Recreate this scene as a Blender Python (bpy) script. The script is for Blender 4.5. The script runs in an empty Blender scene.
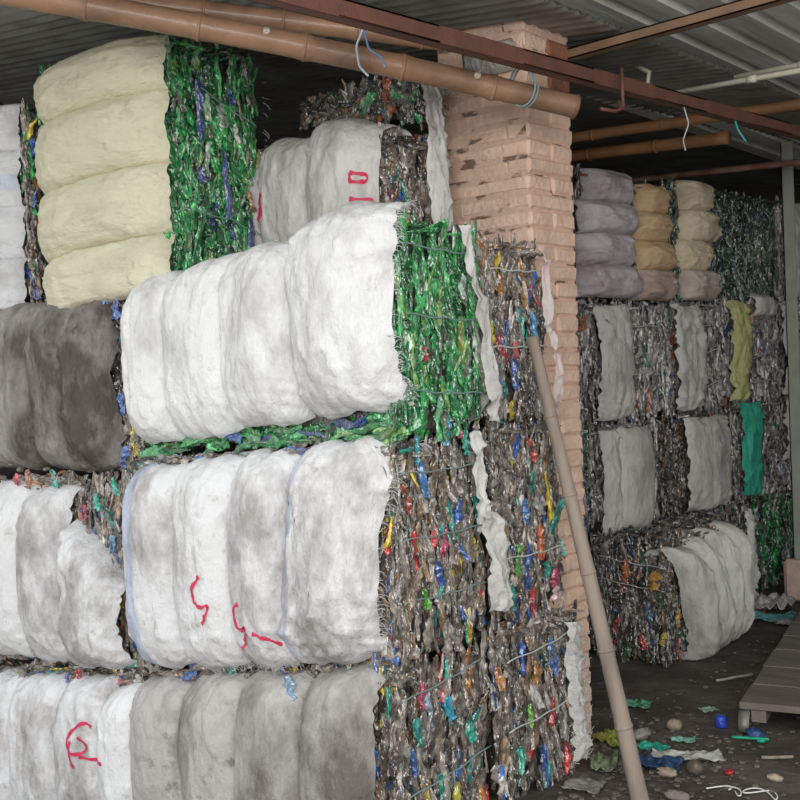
import bpy, math, random
import numpy as np
from mathutils import Vector, Matrix
from mathutils.bvhtree import BVHTree
rnd = random.Random(11); NR = np.random.RandomState(5)
SC = bpy.context.scene; COL = SC.collection
PI = math.pi
# ------------------------------------------------------------------ camera, sky, light, exposure
cam = bpy.data.cameras.new('camera'); co = bpy.data.objects.new('camera', cam); COL.objects.link(co)
yaw, pitch, roll = math.radians(41.6), math.radians(-1.25), math.radians(2.3)
F0 = Vector((-math.sin(yaw), math.cos(yaw), 0)); R0 = Vector((math.cos(yaw), math.sin(yaw), 0)); ZZ = Vector((0, 0, 1))
Fw = math.cos(pitch)*F0 + math.sin(pitch)*ZZ; U0 = -math.sin(pitch)*F0 + math.cos(pitch)*ZZ
Rt = math.cos(roll)*R0 - math.sin(roll)*U0; Up = math.sin(roll)*R0 + math.cos(roll)*U0
M = Matrix((Rt, Up, -Fw)).transposed().to_4x4(); M.translation = Vector((0, 0, 1.58))
co.matrix_world = M
cam.sensor_width = 36; cam.lens = 36*1150/800; cam.clip_start = .05
SC.camera = co
W = bpy.data.worlds.new('overcast_sky'); SC.world = W; W.use_nodes = True
nt = W.node_tree; bgn = nt.nodes['Background']
g = nt.nodes.new('ShaderNodeTexGradient'); tc = nt.nodes.new('ShaderNodeTexCoord'); sx = nt.nodes.new('ShaderNodeSeparateXYZ')
cr = nt.nodes.new('ShaderNodeValToRGB'); nt.nodes.remove(g)
nt.links.new(tc.outputs['Generated'], sx.inputs[0]); nt.links.new(sx.outputs['Z'], cr.inputs[0])
cr.color_ramp.elements[0].position = 0.0; cr.color_ramp.elements[0].color = (.58, .56, .52, 1)
cr.color_ramp.elements[1].position = .35; cr.color_ramp.elements[1].color = (.93, .97, 1, 1)
nt.links.new(cr.outputs[0], bgn.inputs[0]); bgn.inputs[1].default_value = 1.15
def area(name, loc, aim, sx_, sy_, power, col=(1, .98, .95)):
    l = bpy.data.lights.new(name, 'AREA'); l.shape = 'RECTANGLE'; l.size = sx_; l.size_y = sy_; l.energy = power; l.color = col
    o = bpy.data.objects.new(name, l); COL.objects.link(o); o.location = loc
    o.rotation_euler = (Vector(aim)-Vector(loc)).to_track_quat('-Z', 'Y').to_euler(); return o
area('open_yard_daylight', (1.7, -2.0, 2.5), (-3.0, 3.6, 1.5), 3.4, 2.2, 200)
VS = SC.view_settings; VS.view_transform = 'Standard'; VS.look = 'None'; VS.gamma = 1; VS.use_curve_mapping = False
VS.exposure = 0.34
# ------------------------------------------------------------------ helpers
def props(o, label=None, cat=None, group=None, kind=None):
    if label: o['label'] = label
    if cat: o['category'] = cat
    if group: o['group'] = group
    if kind: o['kind'] = kind
    return o
def empty(name, loc, label, cat, group=None):
    o = bpy.data.objects.new(name, None); COL.objects.link(o); o.location = loc; o.empty_display_size = .1
    return props(o, label, cat, group)
_tab = NR.permutation(256); _tab = np.concatenate([_tab, _tab, _tab]); _gr = NR.randn(256, 3); _gr /= np.linalg.norm(_gr, axis=1)[:, None]
def perlin(P):
    P = np.asarray(P, float); i = np.floor(P).astype(int); f = P-i; u = f*f*f*(f*(f*6-15)+10); i &= 255; out = 0
    for dx in (0, 1):
        for dy in (0, 1):
            for dz in (0, 1):
                h = _tab[_tab[_tab[i[..., 0]+dx]+i[..., 1]+dy]+i[..., 2]+dz]
                g_ = _gr[h]; d = f-np.array([dx, dy, dz])
                w = (u[..., 0] if dx else 1-u[..., 0])*(u[..., 1] if dy else 1-u[..., 1])*(u[..., 2] if dz else 1-u[..., 2])
                out = out + w*(g_*d).sum(-1)
    return out*1.4
def fbm(P, n=3):
    s = 0; a = 1
    for k in range(n): s = s+a*perlin(P*(2**k)+k*17.3); a *= .5
    return s
def mesh(name, V, Fs, mat, parent=None, smooth=True, colors=None, stripe=None, origin=(0, 0, 0)):
    V = np.asarray(V, float)-np.array(origin, float)
    me = bpy.data.meshes.new(name); me.from_pydata([tuple(v) for v in V], [], [tuple(int(i) for i in f) for f in Fs])
    me.materials.append(mat)
    if smooth: me.polygons.foreach_set('use_smooth', [True]*len(me.polygons))
    if colors is not None:
        at = me.color_attributes.new('tone', 'FLOAT_COLOR', 'POINT'); c = np.ones((len(V), 4)); c[:, :3] = colors
        at.data.foreach_set('color', c.ravel())
    if stripe is not None:
        at = me.attributes.new('stripe', 'FLOAT', 'POINT'); at.data.foreach_set('value', np.asarray(stripe, float).ravel())
    me.update()
    o = bpy.data.objects.new(name, me); COL.objects.link(o)
    if parent is not None: o.parent = parent
    return o
class MB:
    def __init__(s): s.V = []; s.F = []
    def add(s, V, F):
        n = len(s.V); s.V += [tuple(v) for v in V]; s.F += [tuple(i+n for i in f) for f in F]
    def box(s, x0, x1, y0, y1, z0, z1, b=0.0, mtx=None):
        if b <= 0:
            V = [(x, y, z) for x in (x0, x1) for y in (y0, y1) for z in (z0, z1)]
            F = [(0, 1, 3, 2), (4, 6, 7, 5), (0, 4, 5, 1), (2, 3, 7, 6), (0, 2, 6, 4), (1, 5, 7, 3)]
        else:
            V = []; idx = {}
            for sx_ in (0, 1):
                for sy_ in (0, 1):
                    for sz in (0, 1):
                        c = [(x0, x1)[sx_], (y0, y1)[sy_], (z0, z1)[sz]]; d = [(1, -1)[sx_]*b, (1, -1)[sy_]*b, (1, -1)[sz]*b]
                        for ax in range(3):
                            p = [c[k]+(0 if k == ax else d[k]) for k in range(3)]
                            idx[(sx_, sy_, sz, ax)] = len(V); V.append(tuple(p))
            F = []
            for ax in range(3):
                a1, a2 = [k for k in range(3) if k != ax]
                for s0 in (0, 1):
                    q = []
                    for (p, r) in ((0, 0), (1, 0), (1, 1), (0, 1)):
                        k = [0]*3; k[ax] = s0; k[a1] = p; k[a2] = r; q.append(idx[(k[0], k[1], k[2], ax)])
                    F.append(q)
                for p in (0, 1):
                    for r in (0, 1):
                        k0 = [0]*3; k1 = [0]*3; k0[ax] = 0; k1[ax] = 1; k0[a1] = k1[a1] = p; k0[a2] = k1[a2] = r
                        F.append([idx[(*k0, a1)], idx[(*k1, a1)], idx[(*k1, a2)], idx[(*k0, a2)]])
            for k in [(i, j, l) for i in (0, 1) for j in (0, 1) for l in (0, 1)]:
                F.append([idx[(*k, 0)], idx[(*k, 1)], idx[(*k, 2)]])
        if mtx is not None: V = [tuple(mtx @ Vector(v)) for v in V]
        s.add(V, F)
    def tube(s, pts, rad, n=8, cap=True):
        pts = [Vector(p) for p in pts]; V = []; F = []
        if not hasattr(rad, '__len__'): rad = [rad]*len(pts)
        up = None
        for i, p in enumerate(pts):
            t = (pts[min(i+1, len(pts)-1)]-pts[max(i-1, 0)])
            t = t.normalized() if t.length > 1e-9 else Vector((0, 0, 1))
            if up is None: up = Vector((0, 0, 1)) if abs(t.z) < .9 else Vector((1, 0, 0))
            a = t.cross(up).normalized(); b_ = a.cross(t).normalized(); up = b_
            for k in range(n):
                an = 2*PI*k/n; V.append(tuple(p+rad[i]*(math.cos(an)*a+math.sin(an)*b_)))
        for i in range(len(pts)-1):
            for k in range(n):
                F.append((i*n+k, i*n+(k+1) % n, (i+1)*n+(k+1) % n, (i+1)*n+k))
        if cap: F.append(tuple(range(n))[::-1]); F.append(tuple((len(pts)-1)*n+k for k in range(n)))
        s.add(V, F)
    def build(s, name, mat, parent=None, smooth=True, origin=(0, 0, 0)):
        o = mesh(name, s.V, s.F, mat, parent, smooth, origin=origin)
        import bmesh
        bm = bmesh.new(); bm.from_mesh(o.data); bmesh.ops.recalc_face_normals(bm, faces=bm.faces); bm.to_mesh(o.data); bm.free()
        return o
def grid_faces(nu, nv):
    I = np.arange(nu*nv).reshape(nu, nv)
    return np.stack([I[:-1, :-1], I[1:, :-1], I[1:, 1:], I[:-1, 1:]], -1).reshape(-1, 4)
# ------------------------------------------------------------------ materials
def mat(name, col, rough=.6, metal=0, spec=.5, var=None, vscale=6, vamt=.6, bump=0, bscale=40, stretch=(1, 1, 1), vlo=.42, vhi=.62, coat=0):
    m = bpy.data.materials.new(name); m.use_nodes = True; n = m.node_tree.nodes; L = m.node_tree.links; p = n['Principled BSDF']
    p.inputs['Base Color'].default_value = (*col, 1); p.inputs['Roughness'].default_value = rough; p.inputs['Metallic'].default_value = metal
    p.inputs['Specular IOR Level'].default_value = spec; p.inputs['Coat Weight'].default_value = coat
    t = n.new('ShaderNodeTexCoord'); mp = n.new('ShaderNodeMapping'); mp.inputs['Scale'].default_value = stretch; L.new(t.outputs['Object'], mp.inputs[0])
    if var:
        nz = n.new('ShaderNodeTexNoise'); nz.inputs['Scale'].default_value = vscale; nz.inputs['Detail'].default_value = 6; L.new(mp.outputs[0], nz.inputs['Vector'])
        r = n.new('ShaderNodeMapRange'); r.inputs[1].default_value = vlo; r.inputs[2].default_value = vhi; r.inputs[4].default_value = vamt; L.new(nz.outputs['Fac'], r.inputs[0])
        mx = n.new('ShaderNodeMix'); mx.data_type = 'RGBA'; mx.inputs[6].default_value = (*col, 1); mx.inputs[7].default_value = (*var, 1)
        L.new(r.outputs[0], mx.inputs[0]); L.new(mx.outputs[2], p.inputs['Base Color'])
    if bump:
        nb = n.new('ShaderNodeTexNoise'); nb.inputs['Scale'].default_value = bscale; nb.inputs['Detail'].default_value = 4; L.new(mp.outputs[0], nb.inputs['Vector'])
        b = n.new('ShaderNodeBump'); b.inputs['Strength'].default_value = bump; b.inputs['Distance'].default_value = .02; L.new(nb.outputs['Fac'], b.inputs['Height']); L.new(b.outputs[0], p.inputs['Normal'])
    return m
def sack_mat(name, col, dirt=(.25, .22, .19), amt=.5, scale=5, lo=.5, hi=.72, rough=.62, stripecol=(.30, .42, .72), horiz=False):
    m = bpy.data.materials.new(name); m.use_nodes = True; n = m.node_tree.nodes; L = m.node_tree.links; p = n['Principled BSDF']
    p.inputs['Roughness'].default_value = rough; p.inputs['Specular IOR Level'].default_value = .25
    t = n.new('ShaderNodeTexCoord')
    mp = n.new('ShaderNodeMapping'); mp.inputs['Scale'].default_value = (.45, 1, 1) if horiz else (1, 1, .55); L.new(t.outputs['Object'], mp.inputs[0])
    def noise(s, d, v): 
        q = n.new('ShaderNodeTexNoise'); q.inputs['Scale'].default_value = s; q.inputs['Detail'].default_value = d; q.inputs['Roughness'].default_value = .68; L.new(v, q.inputs['Vector']); return q
    a = noise(scale, 9, mp.outputs[0]); r = n.new('ShaderNodeMapRange'); r.inputs[1].default_value = lo; r.inputs[2].default_value = hi; r.inputs[4].default_value = amt; L.new(a.outputs['Fac'], r.inputs[0])
    b = noise(scale*5, 6, t.outputs['Object']); r2 = n.new('ShaderNodeMapRange'); r2.inputs[1].default_value = .56; r2.inputs[2].default_value = .74; r2.inputs[4].default_value = amt*.9; L.new(b.outputs['Fac'], r2.inputs[0])
    ad = n.new('ShaderNodeMath'); ad.operation = 'MAXIMUM'; L.new(r.outputs[0], ad.inputs[0]); L.new(r2.outputs[0], ad.inputs[1])
    at = n.new('ShaderNodeAttribute'); at.attribute_name = 'stripe'
    m0 = n.new('ShaderNodeMix'); m0.data_type = 'RGBA'; m0.inputs[6].default_value = (*col, 1); m0.inputs[7].default_value = (*stripecol, 1); L.new(at.outputs['Fac'], m0.inputs[0])
    mx = n.new('ShaderNodeMix'); mx.data_type = 'RGBA'; mx.inputs[7].default_value = (*dirt, 1); L.new(m0.outputs[2], mx.inputs[6]); L.new(ad.outputs[0], mx.inputs[0]); L.new(mx.outputs[2], p.inputs['Base Color'])
    # woven tape texture and creases
    mp2 = n.new('ShaderNodeMapping'); mp2.inputs['Scale'].default_value = (9, 9, 70) if horiz else (70, 70, 9); L.new(t.outputs['Object'], mp2.inputs[0])
    w = noise(1, 4, mp2.outputs[0]); c = noise(22, 5, mp.outputs[0])
    bu = n.new('ShaderNodeBump'); bu.inputs['Strength'].default_value = .35; bu.inputs['Distance'].default_value = .006; L.new(w.outputs['Fac'], bu.inputs['Height'])
    b2 = n.new('ShaderNodeBump'); b2.inputs['Strength'].default_value = .8; b2.inputs['Distance'].default_value = .02; L.new(c.outputs['Fac'], b2.inputs['Height']); L.new(bu.outputs[0], b2.inputs['Normal']); L.new(b2.outputs[0], p.inputs['Normal'])
    return m
def bottle_mat(name, rough=.22):
    m = bpy.data.materials.new(name); m.use_nodes = True; n = m.node_tree.nodes; L = m.node_tree.links; p = n['Principled BSDF']
    a = n.new('ShaderNodeAttribute'); a.attribute_name = 'tone'; t = n.new('ShaderNodeTexCoord')
    nz = n.new('ShaderNodeTexNoise'); nz.inputs['Scale'].default_value = 28; nz.inputs['Detail'].default_value = 5; L.new(t.outputs['Object'], nz.inputs['Vector'])
    r = n.new('ShaderNodeMapRange'); r.inputs[1].default_value = .4; r.inputs[2].default_value = .65; r.inputs[3].default_value = .55; r.inputs[4].default_value = 1.35; L.new(nz.outputs['Fac'], r.inputs[0])
    v = n.new('ShaderNodeVectorMath'); v.operation = 'SCALE'; L.new(a.outputs['Color'], v.inputs[0]); L.new(r.outputs[0], v.inputs['Scale']); L.new(v.outputs[0], p.inputs['Base Color'])
    p.inputs['Roughness'].default_value = rough; p.inputs['Specular IOR Level'].default_value = .9; p.inputs['Coat Weight'].default_value = 1; p.inputs['Coat IOR'].default_value = 1.75; p.inputs['Coat Roughness'].default_value = .07
    mp = n.new('ShaderNodeMapping'); mp.inputs['Scale'].default_value = (1, 1, .45); L.new(t.outputs['Object'], mp.inputs[0])
    nb = n.new('ShaderNodeTexNoise'); nb.inputs['Scale'].default_value = 90; nb.inputs['Detail'].default_value = 3; L.new(mp.outputs[0], nb.inputs['Vector'])
    b = n.new('ShaderNodeBump'); b.inputs['Strength'].default_value = .9; b.inputs['Distance'].default_value = .01; L.new(nb.outputs['Fac'], b.inputs['Height']); L.new(b.outputs[0], p.inputs['Normal']); L.new(b.outputs[0], p.inputs['Coat Normal'])
    return m
BM = bottle_mat('crushed_pet')
SK = dict(
 white=sack_mat('white_woven_sack', (.78, .785, .79), (.28, .26, .24), .55, 3.2, .50, .66),
 white2=sack_mat('white_sack_soiled', (.75, .75, .76), (.17, .14, .12), .66, 3.0, .485, .64),
 off=sack_mat('offwhite_sack', (.66, .66, .64), (.22, .19, .17), .6, 4, .48, .66),
 grey=sack_mat('grimy_grey_sack', (.47, .45, .43), (.075, .06, .05), .8, 2.4, .46, .64),
 brown=sack_mat('brown_grey_sack', (.36, .34, .325), (.06, .048, .04), .9, 2.6, .42, .60),
 yellow=sack_mat('pale_yellow_sack', (.68, .655, .49), (.33, .28, .21), .6, 2.6, .53, .70, horiz=True),
 whiteh=sack_mat('white_sack_sideways', (.70, .71, .73), (.25, .22, .22), .55, 3, .50, .68, horiz=True),
 lilac=sack_mat('lilac_grey_sack', (.60, .56, .59), (.18, .14, .14), .65, 4, .47, .64, horiz=True),
 orange=sack_mat('ochre_sack', (.62, .45, .27), (.28, .17, .11), .6, 5, .48, .66, stripecol=(.52, .44, .44), horiz=True),
 cream=sack_mat('cream_sack', (.70, .61, .45), (.29, .2, .15), .6, 5, .48, .66, stripecol=(.54, .47, .44), horiz=True),
 rear=sack_mat('pale_grey_sack', (.58, .58, .55), (.22, .20, .18), .6, 4, .48, .66),
 teal=sack_mat('teal_sheet', (.05, .42, .30), (.03, .2, .15), .5, 5, .5, .7, rough=.35),
 lime=sack_mat('lime_film', (.46, .48, .22), (.24, .2, .1), .7, 8, .46, .62, rough=.35),
 pink=sack_mat('pink_film', (.66, .42, .43), (.6, .56, .53), .9, 9, .44, .56, rough=.4),
)
STR = mat('pale_twine', (.55, .58, .55), .6); STRG = mat('teal_twine', (.20, .30, .30), .6); RED = mat('red_marker_paint', (.62, .03, .10), .6)
THR = mat('frayed_white_thread', (.75, .75, .74), .6)
# ------------------------------------------------------------------ bale builder
GREEN = [((.015, .20, .05), 5), ((.03, .34, .09), 5), ((.01, .11, .035), 4), ((.10, .46, .16), 2), ((.16, .34, .08), 1.2), ((.5, .62, .5), .5), ((.02, .05, .22), .35), ((.2, .2, .15), .6)]
GREY = [((.25, .21, .175), 5), ((.17, .14, .118), 5), ((.35, .31, .275), 3.4), ((.085, .07, .06), 3.5), ((.52, .49, .46), 1.1), ((.27, .18, .11), 1.8), ((.03, .13, .45), .7), ((.02, .32, .27), .55), ((.55, .04, .05), .3), ((.55, .42, .04), .25), ((.5, .2, .03), .2), ((.2, .22, .2), 1)]
DARK = [((.12, .105, .095), 5), ((.20, .18, .165), 3), ((.06, .055, .05), 4), ((.16, .10, .06), 1.5), ((.4, .38, .36), .8), ((.05, .08, .16), .5), ((.35, .09, .04), .3), ((.06, .12, .07), .6)]
DGREEN = [((.03, .07, .045), 5), ((.06, .11, .07), 4), ((.02, .035, .03), 4), ((.12, .17, .12), 2), ((.34, .38, .34), .8), ((.05, .08, .12), .4)]
PALE = [((.30, .285, .275), 5), ((.44, .42, .41), 4), ((.16, .15, .145), 3), ((.62, .6, .6), 2.2), ((.10, .09, .085), 2), ((.08, .12, .3), .4), ((.35, .08, .06), .2), ((.05, .2, .14), .3)]
def make_templates():
    T = []
    for k in range(26):
        nr, ns = 8, 9; P = []; kind = k % 4
        prof = 1+.16*NR.randn(nr); prof[0] *= NR.uniform(.5, 1); prof[-1] *= NR.uniform(.25, .9)
        if kind == 0: prof[-2] *= .75; prof[-1] *= .4
        groove = 1-.55*np.abs(NR.randn(ns)).clip(0, 1.3)*(NR.rand(ns) < .6); bend = NR.uniform(-.5, .5); tw = NR.uniform(-.45, .45); sh = np.cumsum(NR.randn(nr, 2)*.13, 0)
        dent = NR.randint(1, nr-1)
        for i in range(nr):
            z = -.5+i/(nr-1)
            for j in range(ns):
                an = 2*PI*j/ns+tw*z; r = prof[i]*.5*groove[j]*(.62 if i == dent else 1)
                x = math.cos(an)*r; y = math.sin(an)*r
                P.append((x+.07*NR.randn()+sh[i, 0]+bend*z*z, y+.09*NR.randn()+sh[i, 1]*.5, z+.025*NR.randn()))
        Fs = [(i*ns+j, i*ns+(j+1) % ns, (i+1)*ns+(j+1) % ns, (i+1)*ns+j) for i in range(nr-1) for j in range(ns)]
        Fs += [tuple(range(ns))[::-1], tuple((nr-1)*ns+j for j in range(ns))]
        T.append((np.array(P), Fs))
    return T
TPL = make_templates()
class Bale:
    def __init__(s, X0, X1, Y0, Y1, zb, zt, label, sets, face='-Y', cat='bale', group=None):
        s.X0, s.X1, s.Y0, s.Y1 = X0, X1, Y0, Y1
        s.zb = zb if hasattr(zb, '__len__') else (zb, zb); s.zt = zt if hasattr(zt, '__len__') else (zt, zt)
        s.H = (s.zt[0]+s.zt[1]-s.zb[0]-s.zb[1])/2
        s.o = (0.5*(X0+X1), .5*(Y0+Y1), .5*(s.zb[0]+s.zb[1]))
        s.root = empty('plastic_bottle_bale', s.o, label, cat, group)
    def warp(s, P):          # P columns: x, y, w in metres above base of a nominal H tall bale
        P = np.array(P, float); u = (P[..., 0]-s.X0)/(s.X1-s.X0); zb = s.zb[0]+(s.zb[1]-s.zb[0])*u; zt = s.zt[0]+(s.zt[1]-s.zt[0])*u
        P[..., 2] = zb+P[..., 2]/s.H*(zt-zb); return P
    def frame(s, face):      # origin, a-axis, b-axis, outward, lengths
        X0, X1, Y0, Y1, H = s.X0, s.X1, s.Y0, s.Y1, s.H
        e = np.eye(3)
        return {'-Y': (np.array([X0, Y0, 0.]), e[0], e[2], -e[1], X1-X0, H), '+X': (np.array([X1, Y0, 0.]), e[1], e[2], e[0], Y1-Y0, H),
                '+Y': (np.array([X0, Y1, 0.]), e[0], e[2], e[1], X1-X0, H), '+Z': (np.array([X0, Y0, H]), e[0], e[1], e[2], X1-X0, Y1-Y0),
                '-X': (np.array([X0, Y0, 0.]), e[1], e[2], -e[0], Y1-Y0, H)}[face]
    def bottles(s, regions, name='crushed_bottles', size=1.0, core=True, seed=0):
        R = np.random.RandomState(int(abs(s.X0*131+s.Y0*977+s.zb[0]*57)*100) % 100000+seed)
        V = []; Fq = []; Cc = []; nv = 0
        if core:
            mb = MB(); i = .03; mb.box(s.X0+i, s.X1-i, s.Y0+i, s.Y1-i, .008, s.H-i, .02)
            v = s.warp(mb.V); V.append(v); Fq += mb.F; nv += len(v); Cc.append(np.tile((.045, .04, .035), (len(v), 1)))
        for rg in regions:
            face, a0, a1, b0, b1, pal = rg[:6]; dens = rg[6] if len(rg) > 6 else 1.0; orient = rg[7] if len(rg) > 7 else 'b'
            O, A, B, N, La, Lb = s.frame(face)
            a0, a1 = a0*La, a1*La; b0, b1 = b0*Lb, b1*Lb
            n = max(3, int((a1-a0)*(b1-b0)/(.026*.12)*2.7*dens/size**2))
            w = np.array([q[1] for q in pal]); w = w/w.sum(); cols = np.array([q[0] for q in pal])
            for k in range(n):
                T, TF = TPL[R.randint(len(TPL))]
                L = R.uniform(.07, .20)*size; wd = R.choice([.014, .02, .028, .042])*R.uniform(.8, 1.2)*size; th = R.uniform(.5, 1.)*wd if wd < .03 else .5*wd
                if orient == 'x': an = R.uniform(0, PI)
                else: an = R.randn()*.15+(PI/2 if orient == 'a' else 0)
                P = T*np.array([wd, th, L]); ca, sa = math.cos(an), math.sin(an)
                pa = P[:, 0]*ca-P[:, 2]*sa; pb = P[:, 0]*sa+P[:, 2]*ca; pn = P[:, 1]+.35*P[:, 2]*R.randn()*.5
                mg = .3*L if orient != 'a' else .01; mg = min(mg, .45*(b1-b0))
                ca_ = R.uniform(a0, a1); cb_ = R.uniform(b0+mg, b1-mg)
                dep = -R.uniform(.0, .035)-.012*abs(math.sin(3.5*PI*cb_/max(Lb, .01)))
                Q = O+np.outer(pa+ca_, A)+np.outer(pb+cb_, B)+np.outer(pn+dep, N)
                V.append(s.warp(Q)); Fq += [tuple(x+nv for x in f) for f in TF]; nv += len(Q)
                c = cols[R.choice(len(cols), p=w)]*R.uniform(.7, 1.3); Cc.append(np.tile(c, (len(Q), 1))*np.repeat(R.uniform(.6, 1.4, (1, 9)), 8, 0).reshape(-1, 1))
        o = mesh(name, np.concatenate(V), Fq, BM, s.root, False, colors=np.concatenate(Cc), origin=s.o); props(o, kind='stuff'); return o
    def piece(s, face, a, b, L, wd, col, an=0., name='crushed_bottle', label=None, out=.004):
        O, A, B, N, La, Lb = s.frame(face); T, TF = TPL[rnd.randrange(len(TPL))]
        wd *= .8; L *= .95; col = tuple(q*.88+.015 for q in col); P = T*np.array([wd, .022, L]); ca, sa = math.cos(an), math.sin(an)
        pa = P[:, 0]*ca-P[:, 2]*sa; pb = P[:, 0]*sa+P[:, 2]*ca
        Q = O+np.outer(pa+a, A)+np.outer(pb+b, B)+np.outer(P[:, 1]+out, N)
        o = mesh(name, s.warp(Q), TF, BM, s.root, False, colors=np.tile(col, (len(Q), 1)), origin=s.o)
        if label: props(o, label)
        return o
    def sack(s, face, s0, s1, t0, t1, m, sdir='a', wrap=(1, 1), bulge=.06, off=.045, Rr=.14, wrk=1.0, free=(0, 0), skew=0, name='sack_panel', stripe=None, label=None, end=(0, 0), nu=34, nv=80, curl=0, sag=0, seed=None):
        """one band of woven sacking: s runs across the band, t along it (metres on the face)"""
        O, A, B, N, La, Lb = s.frame(face)
        S_, T_ = (A, B) if sdir == 'a' else (B, A)
        seed = seed if seed is not None else rnd.random()*50
        th0 = -(PI/2+.75*wrap[0] if wrap[0] else PI/2-.30); th1 = (PI/2+.75*wrap[1] if wrap[1] else PI/2-.30)
        u = np.linspace(0, 1, nu)[:, None]*np.ones((1, nv)); th = np.ones((nu, 1))*np.linspace(th0, th1, nv)[None, :]
        e = .55; Sn = np.sign(np.sin(th))*np.abs(np.sin(th))**e; Cn = np.sign(np.cos(th))*np.abs(np.cos(th))**.95
        gl = (1-np.abs(2*u-1)**2.3)**.5
        if free[1]: gl = np.where(u > .5, (1-((2*u-1)*1.0)**3), gl)
        if free[0]: gl = np.where(u < .5, (1-((1-2*u)*1.0)**3), gl)
        tc_, Ht = (t0+t1)/2, (t1-t0)/2
        Ht2 = Ht+.022*gl*(1 if (wrap[0] or wrap[1]) else 0)
        tt = tc_+Ht2*Sn
        tt = tt+np.where(th > 0, end[1], end[0])*np.abs(Sn)*(u-.5)
        q = np.stack([u*(s1-s0)*7+seed, tt*3.0, np.full_like(u, seed)], -1)
        ss = s0+(s1-s0)*u+skew*(tt-tc_)
        edge = .012*min(1, (s1-s0)/.18)*fbm(np.stack([tt*7, 0*tt+seed, 0*tt], -1), 3)
        fr = (free[1]*(u > .5)*(2*u-1)+free[0]*(u < .5)*(1-2*u)); fr = np.clip(fr, 0, 1)
        ss = ss+edge*(.4+1.6*fr)
        hem = .02*fbm(np.stack([ss*9, 0*tt+seed+9, 0*tt], -1), 3)*np.abs(Sn)**6; tt = tt+hem
        ss = ss-sag*(1-(tt-t0)/(t1-t0)).clip(0, 1.3)**2
        out = off+bulge*gl*(.35+.65*np.abs(np.cos(th))**.6)+Rr*(Cn-1)
        # wrinkles: long folds + fan folds at the edges
        w1 = fbm(np.stack([ss*6+seed, tt*2.2, 0*tt], -1), 4); r1 = 1-np.abs(perlin(np.stack([ss*9+tt*4, tt*5-ss*6+seed, 0*tt], -1)))*2
        r2 = 1-np.abs(perlin(np.stack([tt*22+ss*5, ss*3+seed, 0*tt+3], -1)))*2
        r3 = 1-np.abs(perlin(np.stack([ss*15+1.5*w1, tt*2.6+seed, 0*tt+7], -1)))*2.4
        ed = np.abs(2*u-1)**2.5
        out = out+wrk*(.017*w1+.010*np.clip(r1, 0, 1)**4+.013*r2*ed*min(1, max(.35, abs(s1-s0)/.3))+.007*np.clip(r3, 0, 1)**3+.003*perlin(np.stack([ss*40, tt*30, 0*tt+seed], -1)))
        out = out-curl*fr**2
        ff = np.stack([ss, tt, out], -1)
        P = O+ss[..., None]*S_+tt[..., None]*T_+out[..., None]*N
        if Rr > 0: P = np.where((np.abs(th) > PI/2)[..., None], P-0*N, P)
        V = s.warp(P).reshape(-1, 3); F_ = grid_faces(nu, nv)
        st = None
        if stripe: 
            st = ((u > stripe[0]) & (u < stripe[1])).astype(float)*stripe[2] if stripe[3] == 'u' else ((tt > stripe[0]) & (tt < stripe[1])).astype(float)*stripe[2]
        # keep normals outward
        v = V.reshape(nu, nv, 3); nrm = np.cross(v[nu//2+1, nv//2]-v[nu//2, nv//2], v[nu//2, nv//2+1]-v[nu//2, nv//2])
        if nrm @ N < 0: F_ = F_[:, ::-1]
        o = mesh(name, V, F_, m, s.root, True, stripe=st, origin=s.o)
        o['grid'] = (nu, nv)
        if label: props(o, label)
        return o
    def strap(s, pts, r=.0028, m=None, name='tie_string', label=None):
        """pts: list of (face,a,b,out)"""
        P = []
        for (face, a, b, out) in pts:
            O, A, B, N, La, Lb = s.frame(face); P.append(O+a*A+b*B+out*N)
        P = s.warp(P); Q = []
        for i in range(len(P)-1):
            for k in range(8):
                t = k/8; q = P[i]*(1-t)+P[i+1]*t; q = q+np.array([0, 0, .004*math.sin(7*t+i*3)]); Q.append(q)
        Q.append(P[-1]); mb = MB(); mb.tube(Q, r, 5)
        o = mb.build(name, m or STR, s.root, origin=s.o); return o if not label else props(o, label)
    def side_straps(s, fr, m=None, tilt=0., r=.0028, face='+X', a0=.02, a1=.98):
        L = s.frame(face)[4]
        for f in fr: s.strap([(face, a0*L, f*s.H-tilt, .012), (face, .5*L, f*s.H, .02), (face, a1*L, f*s.H+tilt, .012)], r, m)
    def fringe(s, face, a, b0, b1, n=60, m=None, sgn=1, ln=.03, out=.03, name='frayed_threads', horiz=False):
        O, A, B, N, La, Lb = s.frame(face); mb = MB(); R = random.Random(int(a*1000)+n)
        for k in range(n):
            b = R.uniform(b0, b1); aa = a+R.uniform(-.012, .008); l = ln*R.uniform(.4, 1.4); dz = R.uniform(-.6, .4)*l
            if horiz: p = [O+b*A+aa*B+out*N, O+(b+dz*.3)*A+(aa+sgn*l*.5)*B+(out-.004)*N, O+(b+dz*.5)*A+(aa+sgn*l)*B+(out-.01)*N]
            else: p = [O+aa*A+b*B+out*N, O+(aa+sgn*l*.5)*A+(b+dz*.3)*B+(out-.004)*N, O+(aa+sgn*l)*A+(b+dz)*B+(out-.012)*N]
            mb.tube(s.warp(p), .0011, 3, False)
        o = mb.build(name, m or THR, s.root, origin=s.o); props(o, kind='stuff'); return o
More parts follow.
